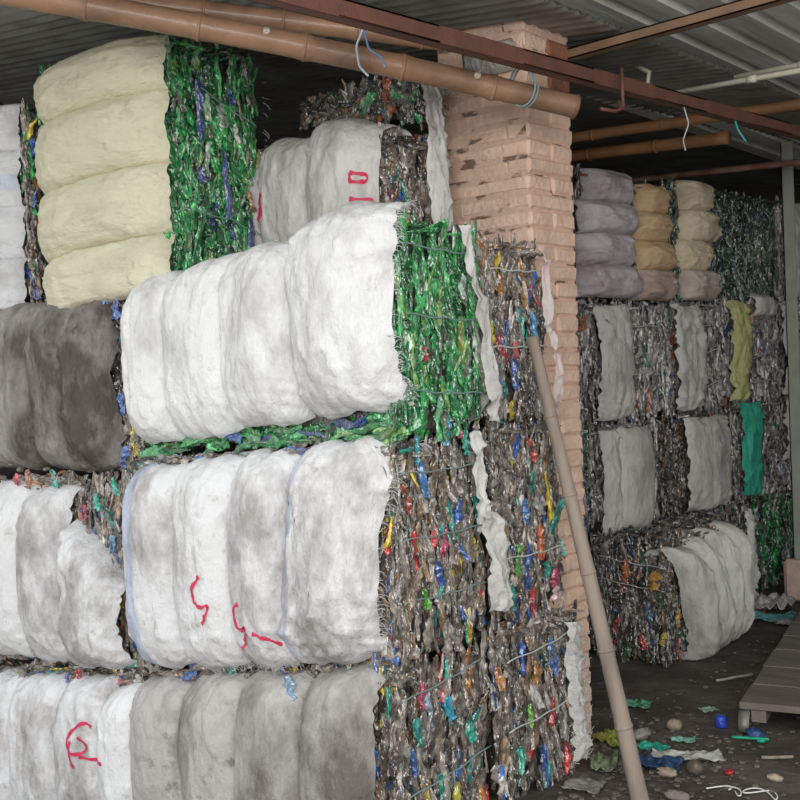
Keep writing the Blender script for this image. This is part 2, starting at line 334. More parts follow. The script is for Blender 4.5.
    def fringe_on(s, panel, edge='s1', step=2, ln=.025, m=None, per=2):
        me = panel.data; nu, nv = panel['grid']; V = [Vector(v.co)+panel.parent.location for v in me.vertices]; mb = MB()
        I = [((nu-1)*nv+k, (nu-3)*nv+k) for k in range(6, nv-6)] if edge == 's1' else ([(k*nv, k*nv+2) for k in range(nu)] if edge == 't0' else [(k, 2*nv+k) for k in range(6, nv-6)])
        for (a, b) in I:
            for q in range(per):
                d = (V[a]-V[b]).normalized(); d = (d+Vector((rnd.gauss(0, .35), rnd.gauss(0, .15), rnd.gauss(0, .45)))).normalized(); l = ln*rnd.uniform(.3, 1.4)
                p = V[a]+Vector((0, 0, rnd.uniform(-.004, .004))); mb.tube([p-d*.004, p+d*l*.5, p+d*l+Vector((0, 0, -l*.3))], .0010, 3, False)
        o = mb.build('frayed_threads', m or THR, s.root, origin=s.o); props(o, kind='stuff'); return o
    def scribble(s, panels, strokes, r=.0045, label='red scrawled marking', m=None, face='-Y', out=.002, name='painted_mark'):
        vs = []; fs = []
        for p in panels:
            n = len(vs); vs += [Vector(v.co)+p.parent.location for v in p.data.vertices]; fs += [tuple(i+n for i in q.vertices) for q in p.data.polygons]
        bv = BVHTree.FromPolygons(vs, fs); mb = MB()
        for st in strokes:
            for _ in range(2):
                q_ = [st[0]]
                for (a_, b_) in zip(st[:-1], st[1:]): q_ += [(a_[0]*.75+b_[0]*.25, a_[1]*.75+b_[1]*.25), (a_[0]*.25+b_[0]*.75, a_[1]*.25+b_[1]*.75)]
                st = q_+[st[-1]]
            P = []; pts = []
            for i in range(len(st)-1):
                for k in range(3): t = k/3; pts.append((st[i][0]*(1-t)+st[i+1][0]*t, st[i][1]*(1-t)+st[i+1][1]*t))
            pts.append(st[-1])
            for (x, z) in pts:
                if face == '-Y': h = bv.ray_cast(Vector((x, s.Y0-.6, z)), Vector((0, 1, 0)))
                else: h = bv.ray_cast(Vector((s.X1+.6, x, z)), Vector((-1, 0, 0)))
                if h[0] is not None: P.append(h[0]+h[1]*(-out if h[1].dot(Vector((0, -1, 0) if face == '-Y' else (1, 0, 0))) < 0 else out))
            # flat paint strokes: narrow ribbon following the cloth
            if len(P) > 1:
                V = []; F_ = []
                for i, p in enumerate(P):
                    t = (P[min(i+1, len(P)-1)]-P[max(i-1, 0)]).normalized(); nn = Vector((0, -1, 0)) if face == '-Y' else Vector((1, 0, 0))
                    sd = t.cross(nn).normalized()*r*(.85+.25*math.sin(i*.5)); V += [p+sd+nn*.001, p-sd+nn*.001]
                F_ = [(2*i, 2*i+1, 2*i+3, 2*i+2) for i in range(len(P)-1)]; mb = MB(); mb.add(V, F_)
                o = mb.build(name, m or RED, s.root, origin=s.o); props(o, label)
# ------------------------------------------------------------------ setting
DIRT = mat('dark_trodden_dirt', (.075, .062, .052), .75, var=(.15, .13, .115), vscale=3.5, vamt=.8, bump=.9, bscale=14)
def floor_z(x, y):
    d = max(0, -2.95-x)*max(0, min(1, (3.45-y)/.5)); return -.225*min(d, 3.2)
nx, ny = 150, 150; xs = np.linspace(-8, 4, nx); ys = np.linspace(-1, 11, ny); V = []
for x in xs:
    for y in ys: V.append((x, y, floor_z(x, y)))
V = np.array(V); V[:, 2] += -.012*np.abs(fbm(V*np.array([2.5, 2.5, 0]), 3)) - .004
props(mesh('floor', V, grid_faces(nx, ny), DIRT), kind='structure')
WALL = mat('dark_mottled_wall', (.06, .055, .05), .9, var=(.10, .09, .08), vscale=3, bump=.4, bscale=20)  # near-black base with slightly paler random mottling
mb = MB(); mb.box(-7.0, 1.5, 10.2, 10.35, -.1, 3.6); props(mb.build('wall_back', WALL, smooth=False), kind='structure')
mb = MB(); mb.box(-7.0, -6.85, 1.6, 10.2, -1, 3.7); props(mb.build('wall_left', WALL, smooth=False), kind='structure')
mb = MB(); mb.box(.5, .65, 6.3, 10.2, -.1, 3.3); props(mb.build('side_light_blocker', WALL, smooth=False), kind='structure')  # added out of view: blocks side daylight so the rear row stays darker
RUSTY = mat('weathered_dark_roof_sheet', (.30, .31, .29), .55, .2, var=(.13, .12, .10), vscale=4, bump=.2, bscale=25)
ZINC = mat('galvanised_roof_sheet', (.88, .90, .88), .42, .12, var=(.42, .39, .34), vscale=2.6, bump=.2, bscale=20, stretch=(2, .4, 1))
def roofL(x, y): return 2.96+.11*(-2.45-x)
n1 = 520; yy = np.linspace(1.75, 10.2, n1); xx = np.linspace(-7.0, -2.42, 24); V = np.array([(x, y, roofL(x, y)+.011*math.sin(2*PI*y/.085)) for x in xx for y in yy])
Fg = grid_faces(24, n1); props(mesh('ceiling', V, Fg, RUSTY), kind='structure')
def roofR(y): return 3.12-.03*(y-3.5)
prof = []
p = .19; k = 0; x = -3.4
while x < 2.6:
    prof += [(x, 0), (x+.10, 0), (x+.118, .028), (x+.155, .028), (x+.172, 0)]; x += p
yy = np.linspace(1.8, 10.2, 30); V = [(px, y, roofR(y)+pz) for (px, pz) in prof for y in yy]
props(mesh('ceiling.001', V, grid_faces(len(prof), 30), ZINC, smooth=False), kind='structure')
# ------------------------------------------------------------------ brick pillar
PEACH = mat('peach_limewash', (.80, .575, .45), .85, var=(.64, .44, .35), vscale=9, vamt=.7, bump=.5, bscale=45)
PEACHD = mat('peach_mortar', (.66, .46, .36), .95, var=(.20, .13, .10), vscale=16, vamt=1, vlo=.56, vhi=.62, bump=.5, bscale=60, stretch=(.5, .5, 1))
BRICK = mat('bare_red_brick', (.32, .13, .08), .9, var=(.18, .09, .06), vscale=12, bump=.6, bscale=50)
cx0, cx1, cy0, cy1 = -3.14, -2.68, 3.86, 4.19
cr_ = empty('brick_pillar', (.5*(cx0+cx1), .5*(cy0+cy1), 0), 'square peach-painted brick pillar rising between the bale stacks', 'pillar')
mb = MB(); mb.box(cx0+.006, cx1-.011, cy0+.003, cy1-.006, 0, 3.02); mb.build('mortar_core', PEACHD, cr_, False, origin=cr_.location)
mb = MB(); mr = MB(); z = 0; c = 0
while z < 2.98:
    h = .072; tgt = mb
    def brick(x0, x1, y0, y1):
        j = lambda s_=.0025: rnd.uniform(-s_, s_)
        t = mr if (z > 2.72 and x1 > cx1-.02 and rnd.random() < 1.1 and y0 > cy0+.02) else mb
        m0 = Matrix.Rotation(j(.012), 4, 'X'); 
        t.box(x0+j(), x1+j(), y0+j(), y1+j(), z+.001+j(.002), z+h-.001+j(.002), .013)
    ym = (cy0+cy1)/2; xm = (cx0+cx1)/2
    if c % 2 == 0: brick(cx0, xm+.012, cy0, ym); brick(xm-.012, cx1, cy0, ym); brick(cx0, xm, ym+.006, cy1); brick(xm, cx1, ym+.006, cy1)
    else:
        brick(cx0, cx0+.124, cy0, cy1); brick(cx0+.10, cx1-.10, cy0, ym); brick(cx0+.118, cx1-.118, ym, cy1); brick(cx1-.11, cx1, cy0, cy1)
    z += h; c += 1
def rough(mbx, amp=.008):
    V = np.array(mbx.V); d = np.stack([perlin(V*23+k*31) for k in range(3)], -1); mbx.V = [tuple(v) for v in V+amp*d]
rough(mb); rough(mr)
mb.build('painted_bricks', PEACH, cr_, False, origin=cr_.location)
props(mr.build('bare_bricks', BRICK, cr_, False, origin=cr_.location), 'unpainted red bricks near the roof')
# plaster patch on the pillar face near the roof
q = MB(); q.box(-2.98, -2.72, cy0-.035, cy0+.01, 2.80, 2.93, .02); V = np.array(q.V); rough(q, .012)
props(q.build('mortar_patch', mat('grey_mortar', (.45, .44, .41), .9, var=(.2, .18, .15), vscale=25, bump=.8, bscale=60), cr_, origin=cr_.location), 'rough grey mortar patch')
# ------------------------------------------------------------------ front row bales
GG2 = [[(-3.36, .87), (-3.41, .83), (-3.42, .78), (-3.37, .75), (-3.33, .77), (-3.35, .72), (-3.38, .69)], [(-3.15, .79), (-3.20, .76), (-3.20, .70), (-3.15, .69), (-3.11, .72), (-3.14, .66), (-3.18, .62)], [(-3.09, .69), (-3.05, .68), (-3.0, .65)]]
GG1 = [[(-4.18, .16), (-4.22, .18), (-4.30, .12), (-4.33, .06), (-4.26, .03), (-4.19, .07), (-4.25, .11)], [(-4.29, .09), (-4.30, .03), (-4.27, -.02)], [(-4.24, .03), (-4.16, .02), (-4.08, .03)]]
A3 = Bale(-3.90, -2.49, 2.82, 3.26, (1.31, 1.37), (1.99, 2.09), 'bale of green bottles in four clean white sack bands, front stack', None)
A3.bottles([('+X', .02, 1, .01, 1, GREEN, 1.2), ('-Y', .02, 1, -.01, .10, GREEN, 1.6, 'a'), ('-Y', .94, 1, 0, 1, GREEN, 1.4), ('+Z', .5, 1, 0, 1, GREEN, .5, 'x'), ('-Y', 0, .04, .05, 1, GREEN, 1)])
H = A3.H
A3.sack('-Y', .0, .26, .045, H, SK['white'], wrap=(0, 1), bulge=.10, end=(0, .03))
A3.sack('-Y', .25, .62, .055, H+.005, SK['white'], wrap=(0, 1), bulge=.10, end=(.02, .04))
A3.sack('-Y', .61, .97, .085, H+.01, SK['white'], wrap=(0, 1), bulge=.105)
pa = A3.sack('-Y', .955, 1.405, .10, H+.06, SK['white'], wrap=(0, .35), bulge=.112, free=(0, 1), curl=.03, off=.03, wrk=1.3)
A3.fringe_on(pa)
A3.sack('+Y', .2, 1.40, .03, H, SK['off'], wrap=(0, 1), bulge=.03, name='rear_sack_panel', free=(0, 1))
A3.sack('+X', .355, .40, .02, H+.0, SK['off'], wrap=(0, 0), bulge=.012, off=.03, Rr=.02, name='sack_hem', wrk=2.2, free=(1, 1), nu=14, skew=-.20)
A3.side_straps([.87, .55, .20], STRG, -.012)
A3.strap([('-Y', 1.0, .46*H, .085), ('-Y', 1.2, .47*H, .115), ('-Y', 1.42, .47*H, .035)], .002)
for (a, b, L, w, c_, l) in [(.12, .27, .05, .03, (.5, .05, .08), 'red bottle cap'), (.30, .33, .13, .035, (.35, .3, .05), 'olive yellow bottle'), (.27, .2, .14, .04, (.02, .3, .1), None), (.10, .5, .15, .04, (.06, .45, .14), None), (.2, .42, .13, .04, (.2, .42, .1), 'lime green bottle'), (.33, .5, .1, .035, (.5, .65, .6), 'pale bottle')]:
    A3.piece('+X', a, b, L, w, c_, rnd.uniform(-.2, .2), label=l)
A3.piece('-Y', .55, .03, .10, .05, (.03, .14, .5), PI/2-.2, label='blue bottle below the sack hem')
A2 = Bale(-3.93, -2.52, 2.80, 3.27, (.42, .62), (1.29, 1.355), 'bale in four white sack bands under the green-bottle bale, with red double-G scrawl', None)
A2.bottles([('+X', .0, 1, .0, 1, GREY, 1.2), ('-Y', .0, 1, .93, 1.0, GREY, 1.2, 'a'), ('-Y', .7, 1, .0, .6, GREY, 1.0), ('-Y', .92, 1, .0, 1, GREY, 1.4), ('-Y', 0, 1, -.01, .05, GREY, 1, 'a'), ('+Z', 0, 1, 0, .25, GREY, .8, 'x')])
H = A2.H
p1 = A2.sack('-Y', .0, .345, .02, H-.05, SK['white2'], wrap=(0, 1), bulge=.105, stripe=(.18, .42, .45, 'u'))
p2 = A2.sack('-Y', .335, .67, .015, H-.035, SK['white2'], wrap=(0, 1), bulge=.112, end=(.02, .02))
p3 = A2.sack('-Y', .66, .965, .02, H-.02, SK['white2'], wrap=(0, 1), bulge=.112)
p4 = A2.sack('-Y', .95, 1.36, .03, H-.0, SK['white2'], wrap=(0, 1), bulge=.105, free=(0, 1), curl=.03, stripe=(.0, .16, .35, 'u'), skew=.10, wrk=1.7)
A2.fringe_on(p4, ln=.03); A2.fringe_on(p2, 't0', ln=.02, per=3); A2.fringe_on(p3, 't0', ln=.02, per=3)
# gathered knot of sacking near the top right
mbk = MB()
A2.side_straps([.86, .56, .28], STRG)
A2.sack('+X', .40, .455, .42, H+.02, SK['off'], wrap=(0, 0), bulge=.01, off=.02, Rr=.02, name='sack_hem', wrk=2.2, free=(1, 1), nu=14, skew=-.10)
fl = A2.sack('+X', .42, .54, .10, .50, SK['off'], wrap=(0, 0), bulge=.03, off=.02, Rr=.03, name='loose_sack_flap', wrk=2.2, free=(1, 1), nu=20, skew=-.10)
A2.fringe('+X', .52, .12, .4, 40, out=.03, ln=.04)
for (a, b, L, w, c_, l) in [(.14, .66, .14, .035, (.03, .2, .55), 'blue bottle label'), (.27, .83, .12, .03, (.05, .35, .6), 'sky blue wrapper'), (.34, .82, .05, .03, (.5, .04, .09), 'red cap'), (.05, .60, .12, .03, (.45, .1, .04), 'orange red wrapper'), (.30, .52, .09, .04, (.02, .12, .55), 'deep blue bottle'), (.24, .42, .12, .035, (.5, .05, .12), 'red and white wrapper'), (.13, .22, .08, .035, (.12, .5, .05), 'lime green scrap'), (.09, .33, .09, .035, (.6, .45, .2), None), (.38, .78, .10, .035, (.03, .36, .28), 'teal bottle'), (.12, .77, .12, .03, (.06, .4, .55), None), (.2, .3, .1, .03, (.03, .1, .45), None)]:
    A2.piece('+X', a, b, L, w, c_, rnd.uniform(-.25, .25), label=l)
A2.scribble([p2, p3], GG2, r=.008, label='stroke of the red scrawl')
A1 = Bale(-3.95, -2.55, 2.80, 3.29, (-.24, -.02), (.41, .61), 'bale in grimy brown-grey sack bands, bottom of the front stack', None)
A1.bottles([('+X', .0, 1, .0, 1, GREY, 1.2), ('-Y', 0, 1, .9, 1, GREY, 1.3, 'a'), ('-Y', .88, 1, 0, 1, GREY, 1.2), ('+Z', 0, 1, 0, .3, GREY, .8, 'x')])
H = A1.H; A1P = []
for k, (a, b) in enumerate([(.0, .335), (.33, .67), (.66, 1.02), (1.01, 1.33)]):
    A1P.append(A1.sack('-Y', a, b, .0, H-.05+.01*k, SK['grey'], wrap=(0, 1), bulge=.10, free=(0, 1 if k == 3 else 0)))
A1.scribble(A1P, [[(-3.617, -.2), (-3.612, .0), (-3.617, .2), (-3.62, .36)], [(-3.285, -.2), (-3.29, .05), (-3.282, .2), (-3.29, .40)]], r=.005, out=.006, m=THR, label='white twine along the seam', name='seam_twine')
A1.side_straps([.86, .34], STRG, .03)
for (a, b, L, w, c_, l) in [(.12, .52, .1, .04, (.5, .04, .1), 'red wrapper'), (.27, .44, .09, .05, (.02, .38, .55), 'bright blue bottle'), (.10, .40, .12, .04, (.02, .3, .25), 'teal bottle'), (.38, .33, .09, .05, (.02, .4, .3), 'turquoise bottle'), (.19, .16, .13, .05, (.02, .35, .25), 'green teal bottle'), (.29, .12, .1, .035, (.5, .48, .05), 'yellow scrap'), (.15, .05, .13, .04, (.02, .08, .3), 'navy bottle'), (.16, .46, .14, .04, (.35, .45, .6), 'pale blue bottle'), (.06, .3, .1, .03, (.03, .14, .5), None)]:
    A1.piece('+X', a, b, L, w, c_, rnd.uniform(-.25, .25), label=l)
A1.piece('-Y', .95, H-.06, .10, .07, (.25, .42, .62), .2, label='pale blue tag', out=.075)
A1.piece('-Y', .3, H-.02, .10, .05, (.03, .14, .45), PI/2, label='blue bottle'); A1.piece('-Y', .55, H-.01, .05, .05, (.03, .4, .3), 0, label='teal cap')
B3 = Bale(-5.45, -3.95, 2.82, 3.26, (1.22, 1.24), (1.97, 1.93), 'dark brown-grey banded bale under the pale yellow bale', None)
B3.bottles([('-Y', .84, 1, 0, 1, GREY, 1.3), ('+X', 0, 1, 0, 1, GREY, .4), ('-Y', 0, 1, .0, .06, GREY, 1, 'a'), ('-Y', .7, 1, .9, 1.02, GREY, 1, 'a'), ('+Z', .5, 1, 0, .3, GREY, .6, 'x')])
H = B3.H; B3P = []
for k, (a, b) in enumerate([(-.0, .52), (.51, .86), (.855, 1.17), (1.165, 1.40)]):
    B3P.append(B3.sack('-Y', a, b, .01, H, SK['brown'], wrap=(1, 1), bulge=.112 if k else .06, free=(0, 1 if k == 3 else 0), wrk=1 if k < 3 else 2.4, curl=.02))
B3.scribble(B3P, [[(-4.935, 1.28), (-4.93, 1.55), (-4.935, 1.88)], [(-4.59, 1.28), (-4.595, 1.5), (-4.59, 1.7), (-4.585, 1.9)]], r=.005, out=.006, m=THR, label='white twine along the seam', name='seam_twine')
for (a, b, L, w, c_, l) in [(1.36, H-.02, .09, .05, (.08, .25, .6), 'blue bottle'), (1.43, H-.03, .1, .05, (.05, .12, .4), 'dark blue bottle'), (1.45, .28, .1, .04, (.05, .16, .5), None), (1.46, .05, .1, .05, (.03, .12, .45), 'navy bottle')]:
    B3.piece('-Y', a, b, L, w, c_, rnd.uniform(-.3, .3), label=l, out=.04)
B2 = Bale(-5.45, -3.96, 2.80, 3.26, (.28, .41), (1.18, 1.215), 'white banded bale below the dark brown-grey bale, scraps showing upper right', None)
B2.bottles([('-Y', .64, 1, .0, 1, GREY, 1.4), ('-Y', 0, .7, .9, 1.0, GREY, 1, 'a'), ('+X', 0, 1, 0, 1, GREY, .3), ('-Y', 0, 1, -.01, .05, GREY, 1, 'a')])
H = B2.H
for k, (a, b, t1) in enumerate([(-.0, .36, H-.07), (.35, .72, H-.06), (.71, 1.05, H-.07)]):
    B2.sack('-Y', a, b, .02, t1, SK['white2' if k == 2 else 'white'], wrap=(0, 1), bulge=.105)
B2.sack('-Y', 1.04, 1.42, .015, H*.62, SK['white2'], wrap=(0, 1), bulge=.10, free=(0, 1), end=(0, -.28), wrk=1.6)
for (a, b, L, w, c_, l) in [(1.16, .80*H, .08, .05, (.4, .04, .08), 'red scrap'), (1.26, .86*H, .08, .05, (.02, .38, .28), 'teal cap'), (1.40, .94*H, .09, .05, (.02, .45, .32), 'green cap'), (1.34, .64*H, .08, .05, (.2, .4, .65), 'light blue scrap'), (.95, H-.02, .08, .05, (.02, .4, .3), None), (.62, H-.03, .08, .05, (.5, .06, .09), 'red scrap'), (.72, H-.02, .09, .05, (.4, .14, .05), 'orange scrap')]:
    B2.piece('-Y', a, b, L, w, c_, rnd.uniform(-.3, .3), label=l, out=.03)
B1 = Bale(-5.45, -3.98, 2.80, 3.26, (-.56, -.25), (.22, .40), 'white banded bale at bottom left with a small red scrawl', None)
B1.bottles([('-Y', 0, 1, .9, 1.0, GREY, 1.3, 'a'), ('-Y', .9, 1, 0, 1, GREY, 1), ('+Z', 0, 1, 0, .3, GREY, .8, 'x')])
H = B1.H; pp = []
for k, (a, b) in enumerate([(-.0, .20), (.19, .56), (.55, .95), (.94, 1.30), (1.29, 1.53)]):
    pp.append(B1.sack('-Y', a, b, .0, H-.045-.012*(k == 4)*3, SK['white2' if k < 4 else 'white'], wrap=(0, 1), bulge=.10))
B1.scribble(pp, GG1, r=.008, label='stroke of the small red scrawl')
for (a, b, L, w, c_, l) in [(1.05, H-.02, .05, .03, (.5, .04, .04), 'red cap'), (.96, H-.03, .06, .03, (.2, .2, .5), None)]: B1.piece('-Y', a, b, L, w, c_, .4, label=l, out=.03)
# ------------------------------------------------------------------ yellow bale and white neighbour on top
Y4 = Bale(-4.62, -3.70, 2.84, 3.33, (1.985, 1.99), (3.02, 2.955), 'pale yellow sack bale with bright green bottle side, on top at left', None)
Y4.bottles([('+X', .0, 1, .0, 1, GREEN, 1.3), ('-Y', .0, .1, 0, 1, GREEN, 1.2), ('+Z', .3, 1, 0, 1, GREEN, .5, 'x'), ('-Y', .8, 1, 0, .2, GREEN, 1)])
H = Y4.H
for k, (b0, b1) in enumerate([(-.05, .20), (.19, .49), (.48, .785), (.775, 1.01)]):
    Y4.sack('-Y', b0, b1, .02+.03*(k in (0, 3)), .925, SK['yellow'], sdir='b', wrap=(1, 0), bulge=.085, Rr=.11, off=.03, end=(.0, 0) if k else (0, 0), skew=.0, nu=34, nv=70, wrk=1.0, sag=.05)
for (a, b, L, w, c_, l) in [(.15, .72, .26, .045, (.02, .06, .25), 'long navy blue bottle'), (.29, .42, .30, .05, (.02, .07, .28), 'long dark blue bottle'), (.38, .17, .24, .05, (.02, .06, .22), 'navy bottle'), (.33, .80, .07, .03, (.03, .05, .5), 'royal blue scrap'), (.16, .45, .07, .04, (.06, .1, .3), None), (.20, .74, .12, .04, (.30, .5, .28), 'pale green bottle'), (.42, .36, .09, .04, (.4, .22, .12), 'brown bottle'), (.47, .55, .09, .03, (.55, .5, .25), None), (.36, .65, .09, .03, (.7, .7, .66), 'white scrap')]:
    Y4.piece('+X', a, b, L, w, c_, rnd.uniform(-.08, .08), label=l, out=.018)
Y4.strap([('+X', .15, .82, .02), ('+X', .3, .75, .03), ('+X', .45, .69, .03)], .002, STRG); Y4.strap([('+X', .05, .30, .02), ('+X', .3, .27, .03), ('+X', .48, .20, .03)], .002, STRG)
Y4.fringe('+X', .50, .5, .9, 14, out=.02, ln=.04)
W4 = Bale(-5.80, -4.86, 2.92, 3.40, (1.99, 1.99), (2.98, 2.93), 'white sack bale at the left edge beside the yellow bale', None)
W4.bottles([('+X', .0, 1, .0, 1, GREY, 1.0), ('-Y', .9, 1, 0, 1, GREEN+GREY, 1)])
H = W4.H
for k, (b0, b1) in enumerate([(-.04, .22), (.21, .47), (.46, .74), (.73, .96)]):
    W4.sack('-Y', b0, b1, .1, .90, SK['whiteh'], sdir='b', wrap=(0, 0), bulge=.08, Rr=.10, off=.03, free=(0, 0), nv=50, stripe=(.3, .55, .25, 'u') if k == 2 else None)
# ------------------------------------------------------------------ second row (behind the front stack)
def second(Y0, Y1, zb, zt, label, X1=-2.50): return Bale(-3.9, X1, Y0, Y1, zb, zt, label, None)
S3 = second(3.31, 3.66, 1.385, 2.055, 'bale of clear and brown bottles directly in front of the pillar, topmost of its stack')
S3.bottles([('+X', -.02, 1.02, .0, 1, GREY, 1.3), ('+Z', .8, 1, 0, 1, GREY, .8, 'x')])
S3.side_straps([.84, .42], STR)
S3.sack('+X', .31, .345, .33, S3.H-.01, SK['pink'], wrap=(0, 0), bulge=.012, off=.02, Rr=.02, name='film_strip', wrk=2, free=(1, 1), nu=10, skew=-.12, label='twisted pink and white film')
S3.sack('+X', .355, .395, .04, .34, SK['pink'], wrap=(0, 0), bulge=.012, off=.02, Rr=.02, name='film_strip', wrk=2, free=(1, 1), nu=10, skew=-.05, label='twisted pink and white film')
for (a, b, L, w, c_, l) in [(.07, .51, .08, .04, (.4, .17, .03), 'orange scrap'), (.28, .36, .11, .04, (.05, .3, .6), 'bright blue bottle'), (.29, .17, .1, .04, (.03, .18, .5), 'blue bottle'), (.14, .18, .12, .04, (.04, .12, .4), 'dark blue label'), (.18, .4, .06, .03, (.02, .3, .25), 'teal cap'), (.22, .52, .20, .03, (.38, .2, .08), 'amber bottle'), (.1, .05, .07, .04, (.55, .4, .03), 'yellow scrap'), (.27, .27, .1, .045, (.4, .28, .1), None), (.16, .27, .07, .03, (.6, .1, .12), None)]:
    S3.piece('+X', a, b, L, w, c_, rnd.uniform(-.2, .2), label=l)
S2 = second(3.33, 3.74, .66, 1.375, 'middle bale of crushed bottles beside the leaning bamboo pole')
S2.bottles([('+X', -.02, 1.0, .0, 1, GREY, 1.3), ('+Z', .8, 1, 0, 1, GREY, .6, 'x')]); S2.side_straps([.33], STR)
for (a, b, L, w, c_, l) in [(.17, .39, .11, .05, (.03, .22, .6), 'bright blue bottle'), (.25, .27, .14, .04, (.55, .12, .03), 'orange and red wrapper'), (.10, .22, .12, .04, (.1, .45, .05), 'lime green bottle'), (.22, .62, .1, .035, (.55, .05, .04), 'red wrapper'), (.07, .57, .05, .03, (.6, .5, .03), 'yellow cap'), (.33, .12, .07, .06, (.6, .08, .2), 'magenta bag'), (.28, .16, .06, .06, (.03, .35, .25), 'teal cap'), (.35, .06, .06, .08, (.7, .5, .5), 'pink bag')]:
    S2.piece('+X', a, b, L, w, c_, rnd.uniform(-.2, .2), label=l)
S1 = second(3.305, 3.80, 0.0, .65, 'bottom bale of crushed bottles at the foot of the pillar', -2.49)
S1.bottles([('+X', -.05, .95, .0, 1, GREY, 1.3), ('+Z', .8, 1, 0, 1, GREY, .6, 'x')]); S1.side_straps([.84, .45], STR, .02)
S1.sack('+X', .40, .50, .04, .60, SK['off'], wrap=(0, 0), bulge=.03, off=.01, Rr=.04, name='shaggy_sack_hem', wrk=2.6, free=(1, 1), nu=16, skew=-.05)
S1.fringe('+X', .47, .05, .55, 120, out=.04, ln=.05); S1.fringe('+X', .42, .05, .55, 50, out=.04, ln=.03, sgn=-1)
for (a, b, L, w, c_, l) in [(.12, .52, .13, .04, (.03, .12, .5), 'blue bottle'), (.2, .45, .09, .035, (.5, .2, .03), 'orange wrapper'), (.3, .5, .12, .04, (.03, .15, .45), 'blue wrapper'), (.3, .28, .12, .035, (.55, .05, .05), 'red bottle'), (.15, .3, .09, .03, (.15, .45, .05), 'green cap'), (.22, .12, .1, .04, (.04, .1, .35), 'navy bottle'), (.08, .15, .1, .04, (.03, .4, .3), 'teal bottle')]:
    S1.piece('+X', a, b, L, w, c_, rnd.uniform(-.2, .2), label=l)
W5 = Bale(-4.15, -3.04, 3.38, 3.78, (2.07, 2.07), (2.64, 2.54), 'fat white two-banded bale tucked behind, with red marks, left of the pillar', None)
W5.bottles([('+X', .0, 1, .0, 1.04, GREY+[((.3, .1, .1), 1)], 1.3), ('+Z', .3, 1, 0, 1, DARK, .8, 'x')])
H = W5.H
q1 = W5.sack('-Y', .30, .475, .0, H-.05, SK['lilac'], wrap=(0, 1), bulge=.06)
q2 = W5.sack('-Y', .465, .77, .0, H-.01, SK['off'], wrap=(0, 1), bulge=.09); q3 = W5.sack('-Y', .76, 1.11, .0, H+.04, SK['off'], wrap=(0, 1), bulge=.10, free=(0, 1), curl=.03)
W5.scribble([q2, q3], [[(-3.11, 2.375), (-3.06, 2.365), (-3.065, 2.335), (-3.115, 2.34), (-3.11, 2.375)], [(-3.12, 2.275), (-3.05, 2.265)], [(-3.03, 2.235), (-2.99, 2.21)], [(-3.62, 2.36), (-3.66, 2.33), (-3.62, 2.29), (-3.66, 2.25)], [(-3.68, 2.34), (-3.67, 2.26)]], r=.010, label='red stencilled mark')
T5 = Bale(-3.62, -2.98, 3.50, 3.68, (2.66, 2.60), (2.80, 2.79), 'dark loose bottle bundle lying on the white bale beside the pillar', None, cat='bale')
T5.bottles([('-Y', 0, 1, 0, 1, DARK+[((.05, .3, .12), 2)], 1.8, 'x'), ('+X', 0, 1, 0, 1, DARK, 1.3, 'x'), ('+Z', 0, 1, 0, 1, DARK, .7, 'x')])
T5.sack('+X', .03, .14, -.38, .13, SK['off'], wrap=(0, 0), bulge=.03, off=.035, Rr=.03, name='hanging_sack', wrk=2, free=(1, 1), skew=-.08, label='white sack hanging down beside the pillar')
# ------------------------------------------------------------------ rear row at right
XR = -3.40
def rear(Y0, Y1, zb, zt, label, X0=-4.3): return Bale(X0, XR, Y0, Y1, zb, zt, label, None)
def rsack(b, a0, a1, m='rear', t0=.01, t1=None, n=1, bulge=.05, **k):
    w = (a1-a0)/n
    k.setdefault('wrk', 1.6)
    for i in range(n): b.sack('+X', a0+i*w, a0+(i+1)*w+.01, t0, t1 or b.H-.01, SK[m], wrap=(0, 0), bulge=bulge, Rr=.05, nu=24, nv=60, **k)
def reg(b, a0, a1, pal, d=1.0, extra=()): b.bottles([('+X', a0, a1, 0, 1, pal, d), ('-Y', .5, 1, 0, 1, pal, .5), ('+Z', .6, 1, 0, 1, pal, .4, 'x')]+list(extra))
def rstr(b, L): 
    for f, t in L: b.side_straps([f], STR, t, .0035, a0=.5, a1=1.0)
# third tier
r = rear(5.22, 6.18, 1.27, 1.94, 'grey-white banded bale in the rear row just right of the pillar, third tier'); reg(r, 0, 1, PALE); rsack(r, .20, .52, stripe=None); rstr(r, [(.8, .0), (.38, .02)])
r.piece('+X', .10, .55, .09, .12, (.4, .13, .03), 0, label='orange scrap'); r.piece('+X', .66, .12, .12, .06, (.5, .04, .03), .1, label='red wrapper'); r.piece('+X', .80, .10, .15, .05, (.55, .25, .2), -.1); r.piece('+X', .26, .52, .10, .03, (.35, .02, .03), .3, label='red mark', out=.075)
r = rear(6.22, 6.98, 1.28, 1.95, 'rear-row bale with a lumpy grey sack strip, second from the pillar, third tier'); reg(r, 0, 1, PALE); rsack(r, .04, .38, n=1, wrk=2); rstr(r, [(.8, 0), (.5, .06), (.18, .07)])
r = rear(7.0, 7.78, 1.30, 1.99, 'rear-row bale with lime-yellow film strip, third tier'); reg(r, 0, 1, PALE); rsack(r, .03, .24, 'lime', wrk=2.2); rstr(r, [(.76, .05), (.42, .06), (.2, 0)])
r.sack('+X', .42, .75, .58, .72, SK['off'], wrap=(1, 1), bulge=.04, name='loose_sack', label='white sack bulging over the top'); r.piece('+X', .45, .55, .05, .09, (.6, .25, .05), 1.2, label='orange strap end')
r = rear(7.84, 8.75, 1.32, 2.0, 'white-streaked rear-row bale by the steel post, third tier'); reg(r, 0, 1, PALE, .9); rsack(r, .02, .22, 'off', wrk=1.5)
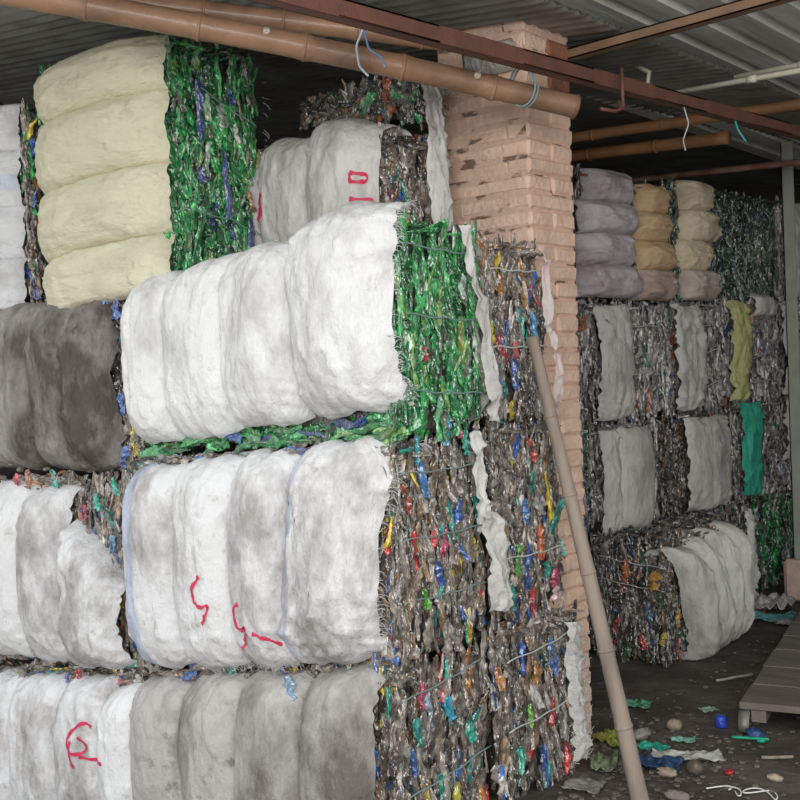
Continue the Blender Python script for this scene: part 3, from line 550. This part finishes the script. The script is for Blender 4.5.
# second tier
r = rear(5.22, 6.13, .64, 1.25, 'smooth white-banded bale in the rear row just right of the pillar, second tier'); reg(r, 0, 1, PALE, 1, [('+X', 0, .15, 0, 1, DGREEN, 1)]); rsack(r, .20, .34, 'rear'); rsack(r, .335, .70, 'rear', bulge=.08, wrk=.5); rstr(r, [(.72, .03)])
r = rear(6.30, 7.02, .65, 1.26, 'rear-row bale with a wide white sack, second tier left of the teal sheet'); reg(r, 0, 1, DARK); rsack(r, .08, .62, 'rear', bulge=.06, wrk=1.4)
r = rear(7.05, 7.80, .65, 1.29, 'rear-row bale with a hanging teal sheet, second tier'); reg(r, 0, 1, DARK+PALE); r.sack('+X', .10, .36, .03, .66, SK['teal'], wrap=(0, 0), bulge=.03, off=.05, Rr=.03, name='teal_sheet', wrk=1.6, nu=20, nv=44, skew=.0)
r = rear(7.84, 8.75, .66, 1.31, 'rear-row bale with crumpled white sack by the steel post, second tier'); reg(r, 0, 1, PALE); rsack(r, -.02, .32, 'off', t0=.2, wrk=2.2)
# bottom tier
r = rear(5.22, 6.30, 0, .63, 'bottom bale of the rear row half hidden by the low front bale'); reg(r, 0, 1, DARK, .7)
r = rear(6.35, 7.35, 0, .64, 'bottom rear-row bale of clear bottles with a hanging white strip'); reg(r, 0, 1, PALE+DARK, .9); rsack(r, .80, .93, 'off', t0=.04, t1=.60, bulge=.03, wrk=2.4); rstr(r, [(.7, .06)])
r = rear(7.42, 8.75, 0.0, .645, 'dark green bottle bale at the bottom of the rear row'); reg(r, 0, 1, DGREEN+GREEN[:3], .9)
# top tier
def hb(b, a0, a1, m, n=4, lo=.0, tops=None, **k):
    h = b.H/n
    for i in range(n): b.sack('+X', lo+i*h, lo+(i+1)*h+.01, a0+rnd.uniform(-.02, .03)+.03*(i == 3), a1+rnd.uniform(-.03, .03)-.03*(i == 3), SK[m], sdir='b', wrap=(1, 1), bulge=rnd.uniform(.07, .11), Rr=.08, off=.02, nu=24, nv=50, wrk=1.9, stripe=(0, 1, .8, 'u') if (i == 0 and m in ('orange', 'cream')) else None, **k)
r = rear(5.22, 5.86, 1.96, 2.66, 'lilac-grey sack bale with stacked bulges, top of the rear row beside the pillar'); reg(r, 0, 1, DARK); hb(r, .12, .62, 'lilac')
r = rear(5.90, 6.38, 1.96, 2.63, 'ochre orange sack bale on top of the rear row'); reg(r, 0, 1, DARK, 1.2); hb(r, .02, .36, 'orange')
r = rear(6.40, 7.92, 1.97, 2.70, 'cream sack bale with a broad dark green bottle face, top of the rear row'); reg(r, 0, 1, DGREEN, 1.5); hb(r, .06, .42, 'cream')
r = rear(7.96, 8.8, 2.01, 2.72, 'pale sack bale behind the top of the steel post'); reg(r, 0, 1, PALE); rsack(r, .0, .5, 'off', wrk=2)
# low bale in front of the rear row
Mb = Bale(-3.37, -2.95, 5.36, 6.2, (0, 0), (.67, .67), 'low bale on the dirt with four bulging white bands, in front of the rear row', None)
Mb.bottles([('-Y', -.05, 1, 0, 1, DARK, 1.3), ('+X', 0, 1, 0, 1, DARK, 1.2), ('+Z', 0, 1, 0, 1, DARK, 1.4, 'x')])
for k in range(4):
    a = .05+.175*k; Mb.sack('+X', a+.02, a+.205, .015+.015*k, .60+.02*k, SK['rear'], wrap=(1, 1), bulge=.15-.01*k, Rr=.10, skew=-.27+.045*k, wrk=1.5, off=.03, end=(.03, -.05))
for (f, a, b, L, w, c_, l) in [('-Y', .20, .50, .10, .05, (.45, .15, .05), 'orange brown bottle'), ('-Y', .36, .45, .10, .09, (.5, .25, .04), 'amber scrap'), ('-Y', .40, .15, .08, .04, (.5, .45, .05), 'yellow scrap'), ('+X', .07, .25, .10, .05, (.45, .3, .1), 'ochre scrap'), ('-Y', .28, .12, .08, .05, (.5, .06, .04), 'red scrap'), ('-Y', .3, .28, .09, .04, (.08, .18, .4), 'blue scrap'), ('-Y', .12, .2, .12, .05, (.3, .05, .05), None), ('+X', .03, .07, .12, .09, (.45, .2, .18), 'pink bag')]:
    Mb.piece(f, a, b, L, w, c_, rnd.uniform(-.3, .3), label=l, out=.02)
Mb.side_straps([.8, .62], STR, -.02, .002, face='-Y')
# ------------------------------------------------------------------ roof members
RB = mat('red_oxide_steel', (.20, .085, .06), .6, .2, var=(.11, .06, .05), vscale=8, bump=.15, bscale=60)
BAM = mat('dry_bamboo', (.35, .20, .12), .5, var=(.18, .105, .07), vscale=4, vamt=.9, bump=.15, bscale=50, coat=.15)
BAMO = mat('orange_bamboo', (.36, .17, .07), .55, var=(.2, .1, .05), vscale=6)
WOOD = mat('weathered_wood', (.33, .27, .22), .75, var=(.17, .13, .11), vscale=10, bump=.3, bscale=60, stretch=(1, 1, .2))
def member(name, pts, r, m, label, cat, nodes=0, ring=.12, parts=True, group=None, seg=48):
    p0, p1 = Vector(pts[0]), Vector(pts[-1]); root = empty(name, p0, label, cat, group)
    P = []; Rr = []; L = (p1-p0).length
    for i in range(seg+1):
        t = i/seg; p = p0.lerp(p1, t)
        if len(pts) == 3: p = (1-t)**2*p0+2*t*(1-t)*Vector(pts[1])+t*t*p1
        rr = r[0]+(r[1]-r[0])*t
        if nodes:
            ph = (t*nodes) % 1; d = min(ph, 1-ph)/nodes*L; rr *= 1+ring*math.exp(-(d/.018)**2)
        P.append(p); Rr.append(rr)
    mb = MB(); mb.tube(P, Rr, 16); mb.build('culm' if nodes else 'bar', m, root, origin=p0)
    if nodes:
        for k in range(1, nodes):
            t = k/nodes; q = p0.lerp(p1, t)
            if len(pts) == 3: q = (1-t)**2*p0+2*t*(1-t)*Vector(pts[1])+t*t*p1
            d = (p1-p0).normalized(); mb = MB(); rr = (r[0]+(r[1]-r[0])*t)*(1+ring)+.0015; mb.tube([q-d*.006, q, q+d*.006], [rr*.97, rr, rr*.97], 16); mb.build('node_ring', m, root, origin=p0)
    return root
bp = member('bamboo_pole', [(-4.05, 1.75, 3.07), (-3.0, 2.83, 2.80), (-2.36, 3.72, 2.56)], (.048, .042), BAM, 'thick bamboo pole slung across in front of the pillar under the roof', 'bamboo pole', nodes=7, seg=110)
for (t, s_) in ((.52, 1), (.83, -1)):
    p0, pm, p1 = Vector((-4.05, 1.75, 3.07)), Vector((-3.0, 2.83, 2.80)), Vector((-2.36, 3.72, 2.56)); q = (1-t)**2*p0+2*t*(1-t)*pm+t*t*p1
    mb = MB(); c_ = q+Vector((.026, -.026, .016)); dd = Vector((.6, -.7, .3)).normalized(); mb.tube([c_, c_+dd*.018, c_+dd*.020, c_+dd*.012], [.014, .012, .008, .006], 10)
    mb.build('cut_branch_stub', mat('pale_cut_bamboo', (.6, .55, .45), .8), bp, origin=(-4.05, 1.75, 3.07))
member('bamboo_pole', [(-3.95, 2.0, 3.05), (-3.1, 2.9, 2.90), (-2.62, 3.5, 2.80)], (.04, .034), BAM, 'thinner bamboo pole lying along the top of the thick one', 'bamboo pole', nodes=7, seg=90)
# beam
bo = (-2.42, 1.9, 2.70); mb = MB()
def chan(mb, p0, p1, w, h, t=.006):
    p0, p1 = Vector(p0), Vector(p1); d = (p1-p0); L = d.length; q = d.to_track_quat('X', 'Z').to_matrix().to_4x4(); q.translation = p0
    mb.box(0, L, -w/2, -w/2+t, 0, h, 0, q); mb.box(0, L, -w/2, w/2, 0, t, 0, q); mb.box(0, L, -w/2, w/2, h-t, h, 0, q); mb.box(0, L, w/2-t, w/2, h-.012, h, 0, q); mb.box(0, L, w/2-t, w/2, 0, .012, 0, q)
br = empty('steel_beam', bo, 'red-brown steel beam running over the pillar from top left to right', 'beam')
chan(mb, (-2.40, 2.0, 2.635), (-2.40, 8.6, 2.79), .05, .058); mb.build('channel', RB, br, False, origin=bo)
lo = Vector((-2.4, 1.9, 2.7)); mb = MB(); mb.tube([(-2.37, 4.05, 2.635), (-2.355, 4.05, 2.60), (-2.36, 4.0, 2.585), (-2.36, 3.9, 2.58)], .007, 8); mb.tube([(-2.35, 4.05, 2.6), (-2.35, 4.05, 2.76)], .007, 8); mb.build('bent_hook', RB, br, origin=bo)
pr = empty('roof_purlin', (-2.76, 4.2, 2.9), 'brown timber rafter under the bright roof sheets at top right', 'rafter')
mb = MB(); chan(mb, (-2.80, 4.2, 2.885), (-.6, 4.2, 2.93), .05, .045); mb.build('timber', mat('brown_rafter', (.26, .16, .10), .65, var=(.16, .1, .06), vscale=7), pr, False, origin=(-2.76, 4.2, 2.9))
PALEP = mat('pale_pipe', (.62, .62, .52), .4)
for (a, b, lab) in (((-2.62, 4.9, 2.84), (-1.4, 4.9, 2.80), 'pale plastic pipe, lower of the pair under the roof at right'), ((-2.30, 4.96, 2.865), (-1.4, 4.96, 2.845), 'pale plastic pipe, upper of the pair under the roof at right')):
    o = empty('plastic_pipe', a, lab, 'pipe', None); mb = MB(); mb.tube([a, b], .0125, 12); mb.build('pipe', PALEP, o, origin=a)
    for t in (.35, .6):
        q = Vector(a).lerp(Vector(b), t); mb = MB(); mb.tube([q-Vector((.02, 0, 0)), q+Vector((.02, 0, 0))], .017, 12); mb.build('coupling', PALEP, o, origin=a)
props(MB().build('x', PALEP) if False else (lambda m_: (m_.tube([(-2.62+.0, 4.9, 2.845), (-2.66, 4.9, 2.86), (-2.70, 4.88, 2.89), (-2.68, 4.87, 2.95), (-2.74, 4.86, 2.99)], .012, 8), m_.build('bent_pipe_end', PALEP))[1])(MB()), 'curled pale pipe end hooked up to the roof sheets', 'pipe')
member('bamboo_pole', [(-6.84, 6.0, 3.03), (-2.83, 6.0, 2.815)], (.040, .034), BAMO, 'short orange bamboo above the rear row', 'bamboo pole', nodes=9)
member('bamboo_pole', [(-3.9, 5.6, 2.90), (-1.9, 6.0, 2.90)], (.03, .028), BAMO, 'thin dark bamboo just under the far roof edge', 'bamboo pole', nodes=5)
member('steel_rod', [(-4.6, 7.0, 2.87), (-1.6, 7.0, 2.74)], (.02, .02), mat('rusty_red_pipe', (.30, .12, .09), .35, .3, var=(.45, .35, .3), vscale=8), 'long thin rusty red pipe over the rear row', 'pipe')
TWB = mat('blue_white_twine', (.45, .55, .62), .6)
def cord(pts, r, m_, label, cat='rope', n=6):
    mb = MB(); P = []
    for i in range(len(pts)-1):
        for k in range(6): P.append(Vector(pts[i]).lerp(Vector(pts[i+1]), k/6))
    P.append(Vector(pts[-1])); P = [p if i in (0, len(P)-1) else (P[i-1]+p*2+P[i+1])/4 for i, p in enumerate(P)]
    mb.tube(P, r, n); o = mb.build('twine', m_); return props(o, label, cat)
def loop(c, rx, rz, nturn=2, drift=.012, ax='y'):
    return [(c[0]+rx*math.cos(t), c[1]+drift*t/6.28, c[2]+rz*math.sin(t)) for t in np.linspace(0, 2*PI*nturn, 14*nturn)]
cord([(-2.70, 2.93, 2.78), (-2.73, 2.92, 2.72), (-2.70, 2.90, 2.64), (-2.66, 2.90, 2.60)], .004, TWB, 'pale twine tail hanging from the steel beam onto the thick bamboo')
cord([(-2.72, 2.95, 2.79), (-2.68, 2.93, 2.70), (-2.62, 2.93, 2.66), (-2.60, 2.92, 2.62)], .004, mat('blue_twine', (.15, .3, .5), .6), 'blue twine tail beside the pale one over the bamboo')
cord(loop((-2.47, 3.52, 2.63), .055, .075, 2, .02), .004, STRG, 'wire looped twice around the bamboo end in front of the pillar', 'wire')
cord([(-2.37, 4.6, 2.69), (-2.36, 4.62, 2.62), (-2.38, 4.6, 2.55), (-2.36, 4.58, 2.50)], .003, STR, 'thin twine dangling from the beam above the rear row')
cord([(-2.37, 5.1, 2.70), (-2.36, 5.1, 2.66), (-2.33, 5.12, 2.60)], .005, mat('teal_rag', (.05, .4, .38), .6), 'teal twine knot hanging under the beam at right')
# steel post
PG = mat('grey_green_paint', (.36, .39, .33), .5, .1, var=(.28, .29, .24), vscale=8)
po = empty('steel_post', (-3.04, 7.3, 0), 'thin grey-green angle steel post at the right edge', 'post')
mb = MB(); mb.box(-3.085, -3.005, 7.29, 7.297, .25, 2.985); mb.box(-3.085, -3.078, 7.29, 7.35, .25, 2.985); mb.build('angle_bar', PG, po, False, origin=po.location)
mb = MB(); mb.box(-3.13, -2.93, 7.22, 7.42, 0, .27, .02); rough(mb, .01); mb.build('footing', mat('pinkish_concrete', (.55, .42, .35), .9, var=(.4, .3, .26), vscale=14, bump=.4), po, False, origin=po.location)
# leaning pole
member('leaning_pole', [(-2.425, 3.47, 1.70), (-2.27, 3.56, .82), (-2.13, 3.62, -.0)], (.021, .033), WOOD, 'weathered grey bamboo pole leaning against the bale stack', 'pole', nodes=6, ring=.07, seg=90)
# platform
pl = empty('low_platform', (-2.2, 4.58, 0), 'low weathered plank platform on curved metal feet at right', 'platform')
yw = math.radians(15.3); mt = Matrix.Translation((-2.20, 4.58, 0)) @ Matrix.Rotation(yw, 4, 'Z')
PLK = mat('grey_brown_planks', (.20, .175, .15), .75, var=(.11, .09, .075), vscale=8, bump=.3, bscale=50, stretch=(.3, 1, 1))
y = 0
for k in range(7):
    mb = MB(); w = .31+.02*((k*7) % 3); mb.box(0+.005*(k % 2), 1.35, y, y+w-.012, .095, .125, .004, mt); mb.build('plank', PLK, pl, False, origin=pl.location); y += w
mb = MB(); mb.box(.05, .11, .0, 2.2, .045, .094, 0, mt); mb.build('bearer', PLK, pl, False, origin=pl.location)
mb = MB(); mb.box(1.2, 1.26, .0, 2.2, .045, .094, 0, mt); mb.build('bearer', PLK, pl, False, origin=pl.location)
FT = mat('dull_metal_foot', (.22, .21, .19), .5, .3)
for x in (-.0, .30, 1.2):
    for yb in (.02, 1.9):
        mb = MB(); A_ = [(0, 0, .09), (0, -.03, .075), (0, -.055, .04), (0, -.05, .012), (0, .03, .008)]
        Vv = []
        for (a, b, c) in A_: Vv += [mt @ Vector((x, yb+b, c)), mt @ Vector((x+.045, yb+b, c))]
        Fv = [(2*i, 2*i+1, 2*i+3, 2*i+2) for i in range(4)]; o = mesh('foot', Vv, Fv, FT, pl, origin=pl.location)
        sm = o.modifiers.new('s', 'SOLIDIFY'); sm.thickness = .008
# ------------------------------------------------------------------ litter
def simple(name, m_, build, label, cat, **k):
    mb = MB(); build(mb); return props(mb.build(name, m_, **k), label, cat)
def pmat(name, c, rough=.4): return mat(name, c, rough, var=tuple(q*.5 for q in c), vscale=20, bump=.3, bscale=60)
def ico(center, sc, amp=.35, fr=9, n=10):
    u = np.linspace(0, PI, n); v = np.linspace(0, 2*PI, 2*n, endpoint=False); V = np.array([(math.sin(a)*math.cos(b), math.sin(a)*math.sin(b), math.cos(a)) for a in u for b in v])
    sd = rnd.random()*30; d = 1+amp*(1-2*np.abs(perlin(V*fr/4+sd)))+amp*.5*perlin(V*fr/2+sd); V = V*d[:, None]*np.array(sc); V[:, 2] -= V[:, 2].min(); V = V+np.array(center)
    F_ = []; m_ = 2*n
    for i in range(n-1):
        for j in range(m_): F_.append((i*m_+j, i*m_+(j+1) % m_, (i+1)*m_+(j+1) % m_, (i+1)*m_+j))
    return V, F_
def blob(name, x, y, sc, c, label, cat, amp=.4, rough=.4, z=-.008):
    V, F_ = ico((0, 0, 0), sc, amp); o = mesh(name, V, F_, pmat(name+'_surface', c, rough)); o.location = (x, y, z); return props(o, label, cat)
def film(name, x, y, lx, ly, rz, c, label, cat, h=.03):
    n = 22; U, Vv = np.meshgrid(np.linspace(-1, 1, n), np.linspace(-1, 1, n), indexing='ij'); sd = rnd.random()*20
    z = .006+h*np.abs(perlin(np.stack([U*1.6+sd, Vv*1.3, 0*U], -1)))+h*.5*np.abs(perlin(np.stack([U*4+sd, Vv*4, 0*U], -1)))
    ed = 1+.18*perlin(np.stack([np.arctan2(Vv, U)*1.5, 0*U+sd, 0*U], -1))
    V = np.stack([U*lx*ed, Vv*ly*ed, z], -1).reshape(-1, 3); o = mesh(name, V, grid_faces(n, n), pmat(name+'_surface', c, .35)); o.location = (x, y, 0); o.rotation_euler = (0, 0, rz)
    sm = o.modifiers.new('s', 'SOLIDIFY'); sm.thickness = .002
    return props(o, label, cat)
def capm(name, x, y, r, h, c, label, cat='bottle cap', tilt=(0, 0, 0)):
    mb = MB(); mb.tube([(0, 0, 0), (0, 0, h*.1), (0, 0, h*.85), (0, 0, h)], [r*.97, r, r*.95, r*.82], 16); o = mb.build(name, pmat(name+'_plastic', c, .3)); o.location = (x, y, 0); o.rotation_euler = tilt; return props(o, label, cat)
def seg(name, p0, p1, r, c, label, cat, kink=.0):
    mb = MB(); p0, p1 = Vector(p0), Vector(p1); P = [p0.lerp(p1, t)+Vector((kink*math.sin(t*9), kink*math.cos(t*7), 0)) for t in np.linspace(0, 1, 12)]; mb.tube([q-p0 for q in P], r, 7); o = mb.build(name, pmat(name+'_surface', c, .5)); o.location = p0; return props(o, label, cat)
film('crisp_packet', -2.74, 4.66, .06, .05, .4, (.12, .35, .22), 'crumpled green and white packet on the dirt by the pole', 'packet')
film('plastic_scrap', -2.44, 4.77, .035, .03, 1.0, (.35, .55, .42), 'small pale green triangular scrap left of the blue bottle cap', 'plastic scrap', .015)
capm('bottle_cap', -2.29, 4.59, .026, .05, (.03, .08, .55), 'royal blue screw top on the dirt in front of the platform')
blob('stone_lump', -2.44, 4.45, (.03, .028, .022), (.36, .29, .2), 'beige crumpled lump between the pole and the platform', 'lump', .25, .8)
seg('drinking_straw', (-2.18, 4.46, .01), (-2.04, 4.51, .012), .006, (.02, .40, .24), 'green plastic straw lying in front of the platform', 'straw')
blob('plastic_wrapper', -2.11, 4.53, (.026, .018, .016), (.04, .10, .28), 'crumpled blue wrapper behind the green straw', 'wrapper', .7)
capm('bottle_cap', -2.07, 4.50, .018, .013, (.02, .5, .3), 'flat green cap at the right under the platform edge')
film('plastic_film', -2.22, 4.14, .14, .05, .55, (.55, .56, .5), 'pale silvery torn film lying right of the leaning pole foot', 'plastic film', .035)
film('plastic_film', -2.38, 4.16, .06, .045, 0, (.05, .45, .33), 'teal film scrap beside the leaning pole', 'plastic film', .03)
blob('crushed_bottle', -2.5, 4.28, (.028, .05, .018), (.34, .34, .31), 'clear crushed bottle between the pole and green packet', 'bottle', .35, .2)
film('plastic_bag', -2.27, 3.98, .10, .06, .3, (.03, .07, .16), 'dark blue bag at the foot of the pole', 'plastic bag', .05)
blob('paper_cup', -2.11, 4.0, (.03, .026, .028), (.13, .10, .08), 'brown crushed cup beside the dark blue bag', 'cup', .2)
blob('plastic_wrapper', -2.19, 3.92, (.03, .02, .014), (.40, .33, .26), 'beige wrapper just below the dark blue bag', 'wrapper', .6)
capm('bottle_cap', -2.01, 4.08, .018, .012, (.55, .03, .03), 'red bottle cap on the dirt')
for k_, (x_, y_, l_) in enumerate([(-1.98, 3.91, 'left white string loop on the dirt near the red cap'), (-1.86, 3.95, 'right white string squiggle on the dirt near the red cap')]):
    mb = MB(); P_ = [(.05*math.cos(t*1.3)+.012*t, .035*math.sin(t*2.1+k_), .004) for t in np.linspace(0, 6, 40)]; mb.tube(P_, .003, 5); o = mb.build('string', THR); o.location = (x_, y_, 0); props(o, l_, 'string')
seg('stick', (-1.98, 4.30, .006), (-1.88, 4.37, .008), .007, (.3, .25, .2), 'short tan stick behind the strings', 'stick', .004)
blob('food_scrap', -1.84, 4.11, (.025, .015, .012), (.5, .4, .3), 'small tan crumb right of the red cap', 'scrap', .4)
seg('stick', (-2.63, 5.23, .006), (-2.53, 5.43, .008), .007, (.42, .40, .36), 'long pale stick on the dirt near the low bale', 'stick', .004)
film('plastic_bag', -3.10, 6.98, .13, .16, .3, (.58, .57, .55), 'crumpled white bag on the floor by the concrete footing', 'plastic bag', .14)
film('plastic_bag', -3.0, 6.68, .16, .10, .3, (.15, .40, .42), 'flattened blue-green bag in front of the white one', 'plastic bag', .05)
film('fallen_leaf', -3.18, 6.72, .13, .10, .6, (.20, .10, .06), 'brown leaf litter against the rear row', 'leaf', .06)
film('plastic_scrap', -2.86, 6.62, .05, .07, .2, (.5, .5, .46), 'pale scrap in front of the blue-green bag', 'plastic scrap', .03)
film('fallen_leaf', -2.57, 4.14, .05, .09, 1.2, (.30, .33, .07), 'yellow-green leaf between the bottom bale and the pole', 'leaf', .05)
film('plastic_scrap', -2.38, 3.64, .07, .06, .2, (.28, .27, .24), 'flat grey scrap at the foot of the bottom bale', 'plastic scrap', .02)
blob('stone_lump', -2.05, 3.74, (.045, .028, .014), (.28, .25, .21), 'grey-brown stone right of the pole foot', 'stone', .25, .8)
film('crisp_packet', -2.44, 3.88, .05, .09, .5, (.22, .26, .16), 'olive crumpled packet between bottom bale and pole', 'packet', .05)
film('crisp_packet', -2.33, 4.32, .05, .03, .5, (.25, .5, .42), 'mint green torn packet behind the pale film', 'packet', .02)
PEB = pmat('dirt_crumbs', (.17, .15, .13), .9); mb = MB()
for k_ in range(1100):
    x_ = rnd.uniform(-2.9, -1.2); y_ = rnd.uniform(3.4, 7.5)
    if rnd.random() < .45: x_, y_ = -2.35+.25*rnd.gauss(0, 1), 3.95+.35*rnd.gauss(0, 1)
    if x_ < -2.45 and y_ < 3.9: continue
    q_ = rnd.uniform(.003, .011); a_ = rnd.uniform(0, PI)
    mb.box(-q_, q_*rnd.uniform(.5, 2), -q_, q_, 0, q_*rnd.uniform(.3, 1), 0, Matrix.Translation((x_, y_, -.004)) @ Matrix.Rotation(a_, 4, 'Z'))
props(mb.build('debris', PEB, smooth=False), 'scattered crumbs of grit and plastic over the dark dirt', 'debris', kind='stuff')
